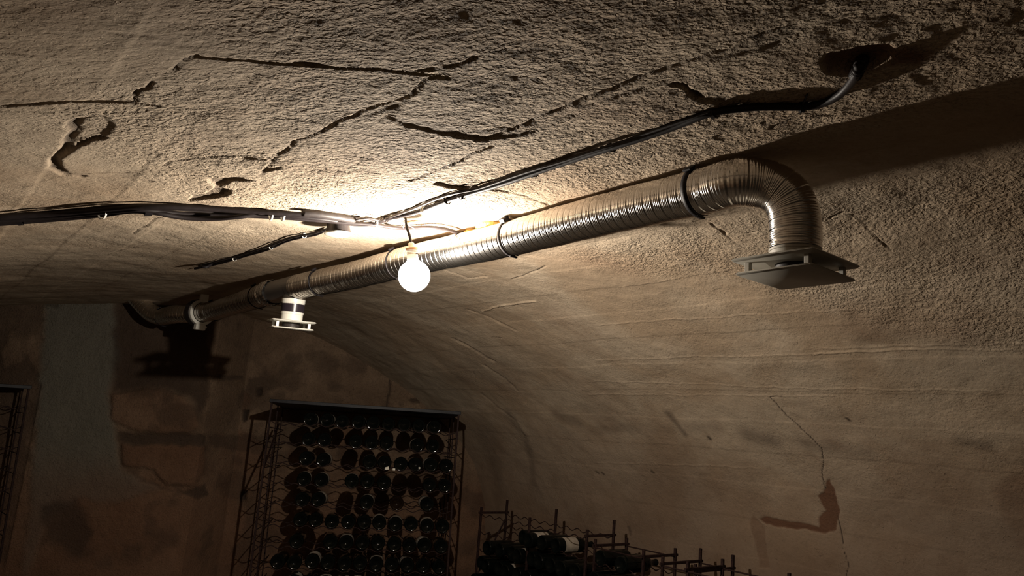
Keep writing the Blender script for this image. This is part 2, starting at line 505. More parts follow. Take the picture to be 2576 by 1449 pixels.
    for (a, b_) in (((0, 120), (180, 150)), ((200, 60), (420, 90)), ((380, 100), (470, 106)), ((1010, 90), (1240, 60)), ((560, 90), (660, 96))):
        crack([a, ((a[0] + b_[0]) / 2, (a[1] + b_[1]) / 2 - 6), b_], 14, 1.6, .03)
    crack([(335, 588), (350, 575), (372, 566), (395, 552), (420, 546)], 6, 5, .35)
    crack([(0, 690), (120, 660), (260, 640), (420, 600)], 12, 3, .05)
    # hole where the cable comes through
    patch([(2072, 150), (2085, 132), (2140, 126), (2180, 118), (2228, 116), (2246, 132), (2240, 150), (2200, 170), (2150, 184), (2095, 176)], 42, brown, .8, .010)
    patch([(2236, 120), (2310, 115), (2345, 135), (2310, 160), (2240, 158)], -4, brown, .9, .02)
    # below the duct
    crack([(1115, 684), (1150, 695), (1175, 705), (1196, 704), (1222, 700)], 16, 9, .12)
    crack([(1222, 700), (1215, 694), (1180, 690)], 8, 3, .05)
    crack([(1372, 668), (1352, 682), (1320, 694), (1285, 704)], 7, 9, .6)
    ledge([(1210, 786), (1240, 775), (1290, 768), (1345, 760)], 8, 6)
    crack([(1173, 783), (1239, 808), (1293, 833)], 22, 8, .12)
    crack([(1139, 853), (1181, 874), (1243, 911)], 24, 12, .3)
    crack([(1214, 917), (1268, 952), (1301, 981)], 22, 9, .22)
    crack([(1180, 925), (1192, 935), (1200, 965)], 6, 5, .3)
    crack([(1214, 990), (1255, 1023), (1297, 1056), (1322, 1098)], 30, 5, .2)
    crack([(1235, 851), (1262, 852)], 7, 6, .4)
    crack([(2140, 540), (2190, 580), (2240, 620)], 6, 4, .3)
    crack([(2090, 548), (2125, 534)], 7, 6, .3)
    crack([(1840, 582), (1870, 586), (1905, 580)], 6, 6, .4)
    crack([(1790, 560), (1830, 590), (1870, 620)], 12, 4, .1)
    # long crack low on the right wall
    crack([(1970, 998), (1938, 1000), (1960, 1031), (1991, 1057), (2017, 1082), (2048, 1108), (2068, 1129), (2066, 1144), (2071, 1160), (2066, 1196), (2073, 1232)], 6, 7, .8)
    crack([(2105, 1294), (2115, 1341), (2123, 1387), (2133, 1423), (2125, 1460)], 5, 6, .8)
    patch([(2085, 1205), (2097, 1232), (2107, 1270), (2112, 1285), (2108, 1310), (2100, 1335), (2070, 1343), (2030, 1334), (1980, 1332), (1925, 1320), (1905, 1305),
           (1925, 1300), (1980, 1310), (2035, 1318), (2060, 1325), (2062, 1300), (2075, 1285), (2055, 1250), (2070, 1240), (2075, 1215)], 5, brown, .95, .006)
    patch([(1893, 1295), (1922, 1330), (1926, 1370), (1938, 1430), (1908, 1432), (1900, 1380), (1884, 1320)], 4, brown, .6, .008)
    patch([(2243, 1375), (2350, 1360), (2600, 1330), (2700, 1500), (2250, 1500)], 0, brown, .4, .02)
    patch([(2480, 1230), (2600, 1150), (2700, 1400), (2540, 1400)], 0, brown, .5, .05)
    patch([(1575, 1322), (1583, 1322), (1592, 1345), (1588, 1352)], 3, dark, .7, .006)
    def smear(pts, wmm, v, arr):
        d, _ = dist_poly(JX, JY, st(pts), margin=.3)
        arr[...] = np.maximum(arr, v * (1 - sstep(d, 0, wmm * .001)))
    smear([(1680, 1040), (1700, 1065), (1722, 1092)], 40, .55, dark)
    smear([(1880, 1095), (1940, 1112)], 90, .45, dark)
    smear([(2030, 1120), (2180, 1140)], 90, .35, dark)
    smear([(1400, 1040), (1450, 1060)], 90, .4, dark)
    smear([(2420, 1110), (2480, 1120)], 60, .4, dark)
    smear([(1480, 1085), (1640, 1080), (1800, 1075)], 70, .22, dark)
    smear([(1540, 1290), (1700, 1300)], 160, .2, brown)
    smear([(1620, 1190), (1680, 1200)], 170, .35, brown)
    smear([(1280, 1040), (1322, 1098), (1338, 1155), (1342, 1213), (1370, 1250)], 75, .45, dark)
    for p in ((1516, 1187), (1637, 1185), (1780, 1100), (2130, 1055), (1502, 1185)):
        smear([p, (p[0] + 5, p[1] + 4)], 16, .9, dark)
    smear([(1220, 1100), (1250, 1250), (1260, 1449)], 260, .4, dark)
    # dark run along the foot of the vault against the end wall
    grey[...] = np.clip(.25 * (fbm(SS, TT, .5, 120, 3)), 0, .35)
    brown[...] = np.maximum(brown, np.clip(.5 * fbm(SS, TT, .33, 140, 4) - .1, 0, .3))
    # redder foot of both sides, also darkened to paint in the light falling off
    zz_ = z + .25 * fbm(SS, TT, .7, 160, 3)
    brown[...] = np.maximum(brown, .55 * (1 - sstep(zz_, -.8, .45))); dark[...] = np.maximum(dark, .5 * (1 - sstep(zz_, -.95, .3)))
    # pits
    
    U_ = u + nu * D; Z_ = z + nz * D + 1.5
    P = U_[..., None] * LT + TT[..., None] * AX; P[..., 2] = Z_
    # split below the springing lines
    iL = int(np.argmin(np.abs(S - np.interp(-.85, _pd[:, 0], PS)))); iR = int(np.argmin(np.abs(S - np.interp(3.35, _pd[:3000*2, 0], PS))))
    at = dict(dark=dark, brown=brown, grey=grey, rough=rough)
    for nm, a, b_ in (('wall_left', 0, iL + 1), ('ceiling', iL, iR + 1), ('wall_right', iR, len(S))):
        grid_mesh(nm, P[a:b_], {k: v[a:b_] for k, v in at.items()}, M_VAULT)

build_vault()

def build_end_wall():
    V = np.arange(0, PV[-1], .011); V = np.unique(np.r_[V, PV]); Zs = np.r_[np.arange(0, .5, .05), np.arange(.5, 2.35, .011)]
    VV, ZZ = np.meshgrid(V, Zs, indexing='ij')
    # round the plan corners a little
    x = np.interp(VV, PV, PLAN[:, 0]); y = np.interp(VV, PV, PLAN[:, 1])
    D = .014 * fbm(VV, ZZ, .4, 300, 3) + .008 * fbm(VV, ZZ, .09, 310, 3)
    JX = VV + .018 * fbm(VV, ZZ, .07, 340, 3); JY = ZZ + .018 * fbm(VV, ZZ, .07, 350, 3)
    dark = np.zeros_like(VV); brown = dark.copy(); grey = dark.copy(); rough = np.full(VV.shape, .5)
    def wl(pts): return [hit_wall(a, b) for a, b in pts]
    def patch(pts, dmm, arr=None, val=1.0, soft=.01):
        nonlocal D
        d, ins = dist_poly(JX, JY, wl(pts), True, margin=.3)
        sd = np.where(ins, -d, d); g = 1 - sstep(sd, -soft, soft)
        if dmm: D -= g * dmm * .001
        if arr is not None: arr[...] = np.maximum(arr, g * val)
    # rendered grey face on the left of the pier
    patch([(118, 700), (285, 700), (300, 900), (270, 990), (300, 1180), (400, 1230), (300, 1260), (200, 1255), (120, 1300), (70, 1449), (60, 1449), (105, 900)], -6, grey, .95, .03)
    patch([(290, 700), (525, 700), (525, 1000), (500, 1060), (480, 1000), (400, 975), (280, 985)], 12, dark, .8, .03)
    # stones standing proud of their joints
    patch([(278, 990), (400, 976), (465, 1000), (497, 1040), (497, 1078), (480, 1090), (360, 1085), (282, 1062)], -20, brown, .35, .012)
    patch([(305, 1118), (516, 1122), (514, 1190), (480, 1222), (415, 1216), (385, 1182), (305, 1172)], -20, brown, .55, .012)
    patch([(290, 1090), (516, 1094), (516, 1120), (300, 1116)], 14, dark, .75, .01)
    patch([(440, 1240), (515, 1215), (524, 1245), (500, 1255), (400, 1228), (330, 1195)], 12, dark, .75, .012)
    patch([(150, 1330), (300, 1245), (516, 1270), (516, 1400), (300, 1420)], 0, brown, .6, .05)
    patch([(100, 1270), (190, 1255), (235, 1340), (200, 1410), (120, 1360)], 4, dark, .7, .03)
    patch([(425, 928), (492, 928), (492, 942), (425, 940)], -8, brown, .6, .006)
    patch([(415, 944), (612, 944), (612, 955), (415, 955)], 8, dark, .6, .006)
    # holes and bare patches on the main wall
    patch([(622, 950), (690, 950), (712, 968), (690, 985), (660, 984), (640, 1000), (622, 985)], 8, dark, .6, .01)
    patch([(640, 975), (655, 975), (658, 995), (645, 1000)], 40, dark, 1, .008)
    patch([(608, 1030), (628, 1028), (622, 1055), (612, 1062)], 45, dark, 1, .008)
    patch([(606, 1236), (620, 1236), (620, 1258), (606, 1260)], 45, dark, 1, .008)
    patch([(525, 1095), (690, 1098), (690, 1132), (600, 1135), (525, 1120)], 8, dark, .5, .012)
    patch([(555, 1090), (640, 1150), (640, 1300), (520, 1300)], 0, brown, .35, .06)
    patch([(822, 965), (840, 955), (862, 972), (850, 985), (825, 982)], 8, dark, .4, .01)
    patch([(1025, 1008), (1050, 1002), (1058, 1014), (1040, 1018)], 12, dark, .8, .006)
    d, _ = dist_poly(JX * .4 + VV * .6, JY * .4 + ZZ * .6, wl([(980, 955), (980, 985), (975, 1010), (970, 1030)]), margin=.1); g = 1 - sstep(d, .004, .012); D -= g * .014; dark[...] = np.maximum(dark, g * .9)
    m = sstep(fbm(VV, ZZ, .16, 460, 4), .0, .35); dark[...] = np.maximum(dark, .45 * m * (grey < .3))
    # peeling blotches at the far left
    m = sstep(fbm(VV, ZZ, .22, 400, 4), .05, .22) * (VV < PV[1]); dark[...] = np.maximum(dark, .55 * m); D -= .006 * m
    m = sstep(fbm(VV, ZZ, .3, 420, 4), .12, .3) * (VV > PV[4]); brown[...] = np.maximum(brown, .45 * m); D -= .004 * m
    m = sstep(1.42 - ZZ + .2 * fbm(VV, ZZ, .3, 440, 3), 0, .7); brown[...] = np.maximum(brown, .55 * m)  # end wall browned toward the floor, painting in the dimmer light there
    P = np.stack([x - WN[0] * D * -1 * -1, y - WN[1] * D, ZZ], -1)
    P[..., 0] = x - WN[0] * D; P[..., 1] = y - WN[1] * D
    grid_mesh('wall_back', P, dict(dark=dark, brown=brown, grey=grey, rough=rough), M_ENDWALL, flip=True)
build_end_wall()

def flat(name, corners, mat):
    o = mesh_obj(name, corners, [(0, 1, 2, 3)], mat, smooth=False); tag(o, kind='structure'); return o
def pt(u, t, z): return tuple(LT * u + AX * t + np.array([0, 0, z]))
flat('floor', [pt(-1.3, -1.7, 0), pt(3.7, -1.7, 0), pt(3.7, 8, 0), pt(-1.3, 8, 0)], M_FLOOR)
for nm in ('wall_front',):
    o = flat(nm, [pt(-1.3, -1.6, 0), pt(3.7, -1.6, 0), pt(3.7, -1.6, 2.35), pt(-1.3, -1.6, 2.35)], M_FLOOR)

# ------------------------------------------------------------------ ventilation duct
DR = 0.058
def duct_off(x, y, off=None):
    if off is None: off = float(np.interp(x, [500, 750, 900, 1100], [.112, .105, .088, .073]))
    return ceil_pt(x, y, off)

def corrugate(name, path, L, parent_pts=None, r=DR, n=56, major=.027, amp=.00078, seed=0, step=.0014, flare=None):
    P, LL = smooth_path(path, step)
    s = np.linspace(0, LL, len(P))
    ph = (s / major) % 1
    rad = r + amp * np.sin(2 * PI * ph * 5) - .0030 * np.exp(-((ph - .5) / .045)**2)
    rad += .0006 * np.sin(s * 37 + seed)
    V, F = tube_geo([Vector(p) for p in P], r, n, False, rad)
    return mesh_obj(name, V, F, M_DUCT)

c_main = [(1745, 487), (1573, 527), (1433, 562), (1293, 598), (1180, 624), (1098, 641), (1000, 664), (900, 690), (820, 707), (748, 722)]
pm = [duct_off(x, y) for x, y in c_main]
# elbow: leave along the vault, turn straight down
OUT_Z = 1.70
vert = at_depth(2000, 640, OUT_Z)
e0 = duct_off(1850, 459)
e1 = duct_off(1905, 449)
top_z = e1.z
vx, vy = vert.x, vert.y
elbow = [pm[0], (pm[0] + e0) / 2, e0]
hd = Vector((vx, vy, top_z)) - e0; hd.z = 0
elbow += [e0 + hd * .42 + Vector((0, 0, -.002)), e0 + hd * .75 + Vector((0, 0, -.022)), e0 + hd * .94 + Vector((0, 0, -.06)), Vector((vx, vy, top_z - .12))]
elbow_path = elbow + [Vector((vx, vy, top_z - .16)), Vector((vx, vy, vert.z + .012))]
hose_path = list(reversed(elbow_path[1:])) + pm
duct = empty('ventilation_duct', tuple(pm[3]))
tag(duct, 'long silver corrugated ventilation duct under the vault, its right end elbowed downward', 'duct')
parts = [corrugate('corrugated_hose', hose_path, 0)]
# tee
t0 = pm[-1]; c_t = duct_off(735, 724); tend = duct_off(690, 735)
dirv = (tend - t0).normalized()
tee_c = c_t
mb = MB()
V, F = tube_geo([t0 - dirv * .02, t0, tend, tend + dirv * .04], DR * .97, 40, False); mb.add(V, F)
bw = 0.049
drop = Vector((0, 0, -1))
zb = at_depth(740, 755, 1).z
d_ = Vector(ray(740, 757)); kz = math.hypot(tee_c.x, tee_c.y) / math.hypot(d_.x, d_.y); tb = Vector(EYE) + d_ * kz
tb_xy = Vector((tb.x, tb.y, 0))
top_of_branch = Vector((tb.x, tb.y, tee_c.z))
V, F = tube_geo([top_of_branch, Vector((tb.x, tb.y, tee_c.z - .03)), Vector((tb.x, tb.y, tb.z))], bw, 36, False,
                rad=[bw * 1.02, bw * 1.05, bw]); mb.add(V, F)
for q in (0.0, 1.0):
    pth = t0.lerp(tend, q); V, F = tube_geo([pth - dirv * .004, pth + dirv * .004], DR * 1.03, 40, False); mb.add(V, F)
parts.append(mb.build('tee_fitting', M_SHEET))
# crumpled foil collar
pf = [tend + dirv * k for k in np.linspace(0, .085, 16)]
V, F = tube_geo(pf, DR, 48, False, rad=[DR * (1.05 + .05 * math.sin(k * 1.3)) for k in range(16)])
V = [v + Vector((random.uniform(-1, 1), random.uniform(-1, 1), random.uniform(-1, 1))) * .0035 for v in V]
parts.append(mesh_obj('foil_collar', V, F, M_FOIL))
far1 = [tend + dirv * .07] + [duct_off(x, y) for x, y in [(655, 745), (610, 759), (565, 773), (535, 783)]]
parts.append(corrugate('corrugated_hose', far1, 0, seed=3, step=.002))
n1 = far1[-1]
far2 = [n1 + (n1 - far1[-2]).normalized() * .01] + [duct_off(x, y) for x, y in [(510, 786), (480, 789), (450, 790), (412, 797)]]
parts.append(corrugate('corrugated_hose', [far2[0], far2[1], far2[2], far2[3], far2[4]], 0, seed=5, step=.002))
b0 = far2[-1]
b_dir = (far2[-1] - far2[-2]).normalized()
_zb = float((np.array(b0) - EYE) @ FWD)
b1 = at_depth(388, 791, _zb + .05); b2 = at_depth(366, 774, _zb + .10); b3 = at_depth(338, 742, _zb + .16)
parts.append(corrugate('corrugated_hose', [far2[-1], b1, b2, b3], 0, seed=8, step=.002))
adopt(duct, *parts)
parts[-1]['label'] = 'bent end of the hose rising behind the ceiling edge'

def band(center, direction, r, width, thick, mat, name='band', n=48):
    d = Vector(direction).normalized()
    prof = [(r, -width / 2), (r + thick, -width / 2 + thick * .4), (r + thick, width / 2 - thick * .4), (r, width / 2)]
    M = Matrix.Translation(center) @ d.to_track_quat('Z', 'Y').to_matrix().to_4x4()
    V, F = lathe(prof, n, M); F = F[:-2]
    return V, F, M

def near_path(x, P=None):
    """point and direction of the duct centre line closest to a sight column"""
    P = P or (list(reversed(hose_path[-len(pm):])) + far1 + far2)
    A, LL = smooth_path(hose_path[4:] + far1[1:] + far2[1:], .01)
    best = None
    q = (A - EYE); zz = q @ FWD; xx = CX + FPX * (q @ RGT) / zz
    i = int(np.argmin(np.abs(xx - x))); j = min(i + 2, len(A) - 1); k = max(i - 2, 0)
    return Vector(A[i]), (Vector(A[j]) - Vector(A[k])).normalized()

straps = [(1752, .016, 'wide black strap round the silver duct just left of its elbow'),
          (1290, .011, 'black strap with a square buckle round the duct midway between bulb and elbow'),
          (1003, .006, 'thin black strap round the duct directly left of the bulb'),
          (803, .008, 'black strap round the duct right of the tee with the white vent'),
          (652, .008, 'black strap round the duct left of the crumpled foil collar'),
          (543, .007, 'black strap round the duct just right of the white ring clamp'),
          (408, .007, 'dark strap round the duct where it bends up at its far left end')]
for i, (x, wd, lab) in enumerate(straps):
    c, d = near_path(x)
    root = empty('duct_strap', tuple(c)); tag(root, lab, 'strap', 'straps holding the duct to the vault')
    V, F, M = band(c, d, DR + .0012, wd, .0022, M_BLACK); b = mesh_obj('strap_band', V, F, M_BLACK)
    up = (Vector((0, 0, 1)) - d * d.z).normalized(); side = d.cross(up)
    Rm = Matrix((side, d, up)).transposed()
    bu = (up * .80 + side * (.60 if side.dot(Vector(EYE) - c) > 0 else -.60)).normalized(); bs = d.cross(bu); Rb = Matrix((bs, d, bu)).transposed()
    e = MB(); e.box(c + bu * (DR + .007), .026, .026 if x == 1290 else wd + .008, .018 if x == 1290 else .008, Rb, .002)
    k = e.build('buckle', M_BLACK)
    e = MB(); e.box(c - up * (DR + .0035) + side * .01, .03, wd * .8, .004, Rm, .001)
    k2 = e.build('strap_tail', M_BLACK)
    adopt(root, b, k, k2)

# white ring clamp of the far duct
c, d = near_path(507); up = (Vector((0, 0, 1)) - d * d.z).normalized(); side = d.cross(up); Rm = Matrix((side, d, up)).transposed()
root = empty('ring_clamp', tuple(c)); tag(root, 'white plastic ring clamp with a square foot holding the far part of the duct', 'clamp')
M = Matrix.Translation(c) @ d.to_track_quat('Z', 'Y').to_matrix().to_4x4()
V, F = lathe([(DR + .004, -.012), (DR + .020, -.012), (DR + .022, -.009), (DR + .022, .009), (DR + .020, .012), (DR + .004, .012), (DR + .004, -.012)], 48, M)
ringo = mesh_obj('clamp_ring', V, F[:-2] if len(F) > 48 * 6 else F, M_WHITE, angle=30)
e = MB(); e.box(c - up * (DR + .034), .062, .034, .036, Rm, .003); e.box(c - up * (DR + .03) + side * .035, .012, .02, .014, Rm, .002)
foot = e.build('foot_block', M_WHITE)
e = MB(); e.box(c + up * (DR + .038), .05, .02, .045, Rm, .002); tab = e.build('top_tab', M_WHITE)
c2 = c + d * .035
M2 = Matrix.Translation(c2) @ d.to_track_quat('Z', 'Y').to_matrix().to_4x4()
V, F = lathe([(DR + .002, -.025), (DR + .026, -.025), (DR + .026, .025), (DR + .002, .025)], 40, M2)
fl = mesh_obj('dark_flange', V, F[:-2], M_CABLE_G, angle=30); 
e = MB(); e.box(c2 - up * (DR + .03), .05, .03, .04, Rm, .003); fb = e.build('flange_foot', M_CABLE_G)
adopt(root, ringo, foot, tab, fl, fb)

# ------------------------------------------------------------------ air vents
def square_plate(c, half, th, yaw, bev=.004):
    m = MB(); m.box(c, 2 * half, 2 * half, th, Matrix.Rotation(yaw, 3, 'Z'), bev); return m
def make_vent(c, half, yaw, gap, lab, mat, neck_r, neck_top, tape, tilt=None):
    """c: centre of the upper plate"""
    root = empty('air_vent', tuple(c)); tag(root, lab, 'air vent')
    kids = []
    kids.append(square_plate(Vector(c), half, .0085, yaw, .004).build('upper_plate', mat))
    kids.append(square_plate(Vector(c) - Vector((0, 0, gap)), half * .93, .0075, yaw, .0035).build('lower_plate', mat))
    for sx in (-1, 1):
        for sy in (-1, 1):
            p = Matrix.Rotation(yaw, 3, 'Z') @ Vector((sx * half * .72, sy * half * .72, -gap / 2))
            m = MB(); m.box(Vector(c) + p, .012, .012, gap - .002, Matrix.Rotation(yaw, 3, 'Z'), .001); kids.append(m.build('spacer', mat))
    prof = [(neck_r, .0), (neck_r, neck_top * .30), (neck_r + .002, neck_top * .32), (neck_r + .002, neck_top * .8), (neck_r + .004, neck_top * .82), (neck_r + .004, neck_top)]
    M = Matrix.Translation(Vector(c) + Vector((0, 0, .002)))
    V, F = lathe(prof, 40, M); kids.append(mesh_obj('neck', V, F[:-2], mat, angle=30))
    # inner valve disc seen in the slot
    V, F = lathe([(neck_r * .8, -gap * .75), (neck_r * .8, -.004)], 32, Matrix.Translation(c)); kids.append(mesh_obj('valve_disc', V, F, M_CABLE_G, angle=30))
    if tape:
        V, F = lathe([(neck_r + .0025, neck_top * .42), (neck_r + .0035, neck_top * .43), (neck_r + .0035, neck_top * .77), (neck_r + .0025, neck_top * .78)], 40, M)
        kids.append(mesh_obj('tape_band', V, F[:-2], M_TAPE, angle=30))
    adopt(root, *kids)
    return root
vc = Vector((vx, vy, vert.z - .006))
make_vent(Vector((vx, vy, at_depth(2000, 664, OUT_Z).z)), .102, math.radians(38), .032,
          'large square two-plate air vent hanging from the downturned right end of the duct', M_GREYPL, .054, .03, False)
dv = Vector(ray(757, 812)); kk = math.hypot(tb.x, tb.y) / math.hypot(dv.x, dv.y); vz = 1.5 + dv.z * kk
make_vent(Vector((tb.x, tb.y, vz)), .098, math.radians(25), .033,
          'small white square air vent with black tape on its neck, under the duct tee', M_WHITE, .049, tb.z - vz + .004, True).rotation_euler = (math.radians(4.5), 0, 0)

# ------------------------------------------------------------------ the bulb
BZ = (Vector(hit(1022, 556, .02)[0]) - Vector(EYE)).dot(Vector(FWD))
bc = at_depth(1042, 694, BZ)
lamp = empty('bulb_pendant', tuple(bc)); tag(lamp, 'bare glowing round bulb hanging on a short cord in front of the silver duct', 'lamp')
sock = at_depth(1035, 640, BZ)
ax = (at_depth(1034, 607, BZ) - bc).normalized()
M = Matrix.Translation(bc) @ ax.to_track_quat('Z', 'Y').to_matrix().to_4x4()
br = .053
prof = [(0.0005, -br)] + [(br * math.sin(a), -br * math.cos(a)) for a in np.linspace(.12, 2.35, 20)]
prof += [(.026, br * .86), (.018, br * 1.02), (.0145, br * 1.12)]
m, nt, b = nodes('glowing_bulb_glass')
em = nt.nodes.new('ShaderNodeEmission'); em.inputs[0].default_value = (1, .93, .84, 1); em.inputs[1].default_value = BULB_GLOW
tr = nt.nodes.new('ShaderNodeBsdfTransparent'); mx = nt.nodes.new('ShaderNodeMixShader'); mx.inputs[0].default_value = .12
nt.links.new(tr.outputs[0], mx.inputs[1]); nt.links.new(em.outputs[0], mx.inputs[2])
nt.links.new(mx.outputs[0], nt.nodes['Material Output'].inputs[0]); nt.nodes.remove(b)
V, F = lathe(prof, 40, M); bulb = mesh_obj('bulb', V, F[:-1], m)
SKT = simple('socket_plastic', (.75, .70, .62), .5)
V, F = lathe([(.014, br * 1.05), (.019, br * 1.06), (.019, br * 1.35), (.0165, br * 1.37), (.0185, br * 1.42), (.0165, br * 1.47), (.0185, br * 1.52), (.0165, br * 1.57), (.0185, br * 1.62), (.018, br * 1.75), (.010, br * 1.8)], 28, M)
so = mesh_obj('socket', V, F, SKT, angle=40)
V, F = lathe([(.0195, br * 1.63), (.0205, br * 1.64), (.0205, br * 1.78), (.0195, br * 1.8)], 28, M)
ring = mesh_obj('socket_ring', V, F, M_BRASS, angle=40)
V, F = lathe([(.010, br * 1.78), (.010, br * 2.05), (.006, br * 2.1)], 20, M); gl = mesh_obj('cable_gland', V, F, SKT, angle=40)
top = bc + ax * br * 2.05
V, F = tube_geo(smooth_path([top, at_depth(1030, 592, BZ), at_depth(1023, 570, BZ), Vector(hit(1021, 552, .004)[0])], .004)[0], .0045, 10)
cord = mesh_obj('cord', V, F, M_CABLE)
hk = [M @ Vector(p) for p in [(.018, .0, br * 1.35), (.028, .0, br * 1.32), (.030, .0, br * 1.15), (.024, .0, br * 1.02), (.012, -.008, br * 1.0), (-.004, -.02, br * 1.0)]]
V, F = tube_geo(smooth_path(hk, .002)[0], .0014, 8); hook = mesh_obj('wire_hook', V, F, M_IRON)
adopt(lamp, bulb, so, ring, gl, cord, hook)
ld = bpy.data.lights.new('bulb_filament', 'POINT'); ld.energy = BULB_WATTS; ld.color = BULB_COLOR; ld.shadow_soft_size = .012
lo = bpy.data.objects.new('bulb_filament', ld); COL.objects.link(lo); lo.parent = lamp; lo.location = (0, 0, -.004)
# straw-like cable ties at the ceiling hook
tw = MB()
cpt = Vector(hit(1018, 560, .012)[0])
for k in range(7):
    a = random.uniform(0, 2 * PI); v = Vector((math.cos(a), math.sin(a), random.uniform(-.5, .3))).normalized()
    tw.tube([cpt, cpt + v * random.uniform(.02, .045)], .0011, 6)
tag(tw.build('twisted_tie_wire', M_TIE), 'tuft of twisted wire ends on the ceiling where the bulb cord is tied', 'wire')

# ------------------------------------------------------------------ cables
def cable(name, pts, r, off, mat, lab, cat='cable', group=None, n=12, tail=None):
    P = [ceil_pt(x, y, off if not callable(off) else off(i)) if len(q) == 0 else ceil_pt(x, y, q[0]) for i, (x, y, *q) in enumerate(pts)]
    if tail: P += tail
    A, L = smooth_path(P, .008)
    A = A + np.array([0, 0, 1.0]) * (.0012 * np.sin(np.arange(len(A)) * .11 + len(pts)))[:, None]
    V, F = tube_geo([Vector(a) for a in A], r, n)
    o = mesh_obj(name, V, F, mat); tag(o, lab, cat, group); return o
cable('electric_cable', [(-420, 600), (-200, 568), (-60, 552), (0, 546), (130, 538), (250, 526), (340, 519), (450, 521), (570, 528), (700, 534), (790, 540), (860, 546), (905, 552)], .0095, .011, M_CABLE,
      'upper cable of the thick black bundle entering at the left', group='cables of the left bundle')
cable('electric_cable', [(-420, 612), (-200, 578), (-60, 560), (0, 555), (100, 549), (260, 535), (350, 528), (420, 533), (530, 541), (650, 545), (780, 552), (870, 560), (950, 567), (1000, 574), (1060, 572), (1110, 574), (1145, 583), (1166, 592)], .0068, .016, M_CABLE,
      'long black cable of the left bundle that runs past the bulb to the duct', group='cables of the left bundle')
cable('electric_cable', [(-420, 620), (-200, 585), (-60, 566), (0, 561), (100, 554), (260, 541), (330, 531), (390, 534, .02), (450, 545, .028), (530, 550, .03), (600, 546, .025), (660, 540), (760, 545), (850, 556), (895, 564), (945, 562), (975, 551), (1040, 535), (1095, 516), (1150, 498), (1250, 466), (1340, 436), (1440, 404), (1535, 372), (1640, 338), (1720, 310), (1795, 284), (1850, 276), (1900, 271), (1960, 269), (2018, 268), (2060, 262), (2105, 242), (2140, 208), (2160, 178, .012), (2172, 150, -.035)], .0078, .0125, M_CABLE,
      'black cable sagging out of the left bundle and climbing right into the ceiling hole')
cable('electric_cable', [(-420, 606), (-200, 574), (-60, 557), (0, 551), (130, 543), (250, 531), (340, 524), (450, 528), (570, 535), (700, 540), (800, 545), (880, 548), (930, 553), (955, 559), (975, 549), (1030, 529), (1080, 508), (1135, 487), (1180, 478), (1215, 470), (1330, 432), (1430, 400), (1530, 368), (1560, 360), (1640, 332), (1720, 304), (1790, 280)], .0045, .0105, M_CABLE_G,
      'thinner grey-black cable running beside the main black cable up to the right')
cable('cable_sleeve', [(760, 533), (800, 537), (850, 545), (890, 553)], .013, .014, M_CABLE_G, 'short wide dark sleeve over the cables just before they fork left of the bulb', 'cable sleeve', n=18)
cable('electric_cable', [(820, 578), (790, 590), (765, 595), (720, 607), (680, 624), (630, 640), (590, 652), (550, 662), (515, 671), (490, 676)], .0058, .0075, M_CABLE,
      'lower of the two dark cables running left and down from the round box')
cable('electric_cable', [(825, 574), (800, 583), (770, 590), (735, 598), (690, 614), (640, 630), (600, 644), (555, 654), (528, 662), (500, 670)], .0042, .008, M_CABLE_G,
      'upper thinner cable of the pair running left and down from the round box')
cable('electric_cable', [(893, 553), (925, 548), (955, 554), (968, 552)], .003, .016, M_CABLE_G, 'thin short link cable bridging the fork of cables left of the bulb')
cable('electric_cable', [(1166, 591, .012), (1130, 598, .03), (1112, 606, .03), (1104, 618, .035), (1100, 628, .04)], .0025, .02, M_CABLE, 'thin wire loop hanging over the brightest part of the duct right of the bulb', 'wire')
# ribbed sleeve at the hole
A, L = smooth_path([ceil_pt(2152, 190, .010), ceil_pt(2162, 170, .008), ceil_pt(2170, 148, -.02), ceil_pt(2172, 130, -.05)], .001)
V, F = tube_geo([Vector(a) for a in A], .01, 20, True, rad=[.0105 + .0012 * math.sin(i * 1.3) for i in range(len(A))])
tag(mesh_obj('ribbed_conduit', V, F, M_CABLE), 'ribbed black conduit stub coming out of the dark ceiling hole at upper right', 'conduit')
# cable drooping tape at the end of the low pair
A, L = smooth_path([ceil_pt(532, 664, .012), ceil_pt(520, 672, .03), ceil_pt(512, 672, .03), ceil_pt(505, 668, .012)], .004)
V, F = tube_geo([Vector(a) for a in A], .006, 10); tag(mesh_obj('hanging_tape', V, F, M_BLACK), 'loop of black tape drooping at the left tip of the lower cable pair', 'tape')

def path_dir(x, y, dx, dy): return (ceil_pt(x + dx, y + dy, .014) - ceil_pt(x, y, .014)).normalized()
def clip(x, y, dx, dy, r, mat, lab, name='cable_clip', tab=True, wd=.008, spike=0, off=.011):
    c = ceil_pt(x, y, off); d = path_dir(x, y, dx, dy)
    nrm = -ceil_normal(x, y); nrm = (nrm - d * nrm.dot(d)).normalized(); side = d.cross(nrm)
    Rm = Matrix((side, d, nrm)).transposed()
    m = MB(); M = Matrix.Translation(c) @ d.to_track_quat('Z', 'Y').to_matrix().to_4x4()
    V, F = lathe([(r - .0005, -wd / 2), (r + .0018, -wd / 2), (r + .0018, wd / 2), (r - .0005, wd / 2)], 20, M); m.add(V, F[:-2])
    if tab:
        m.box(c - side * (r + .004), .009, wd, .010, Rm, .001)
        m.tube([c - side * (r + .004) - nrm * .008, c - side * (r + .004) + nrm * .012], .002, 8)
    if spike: m.tube([c - side * .004, c + side * spike + nrm * .004], .0028, 8, rad=[.003, .0018])
    o = m.build(name, mat); tag(o, lab, 'cable clip' if name == 'cable_clip' else 'cable tie', 'clips and ties on the ceiling cables'); return o
clip(1158, 492, 40, -14, .0105, M_CABLE_G, 'dark cable clip just right of and above the bulb, first on the rising cable')
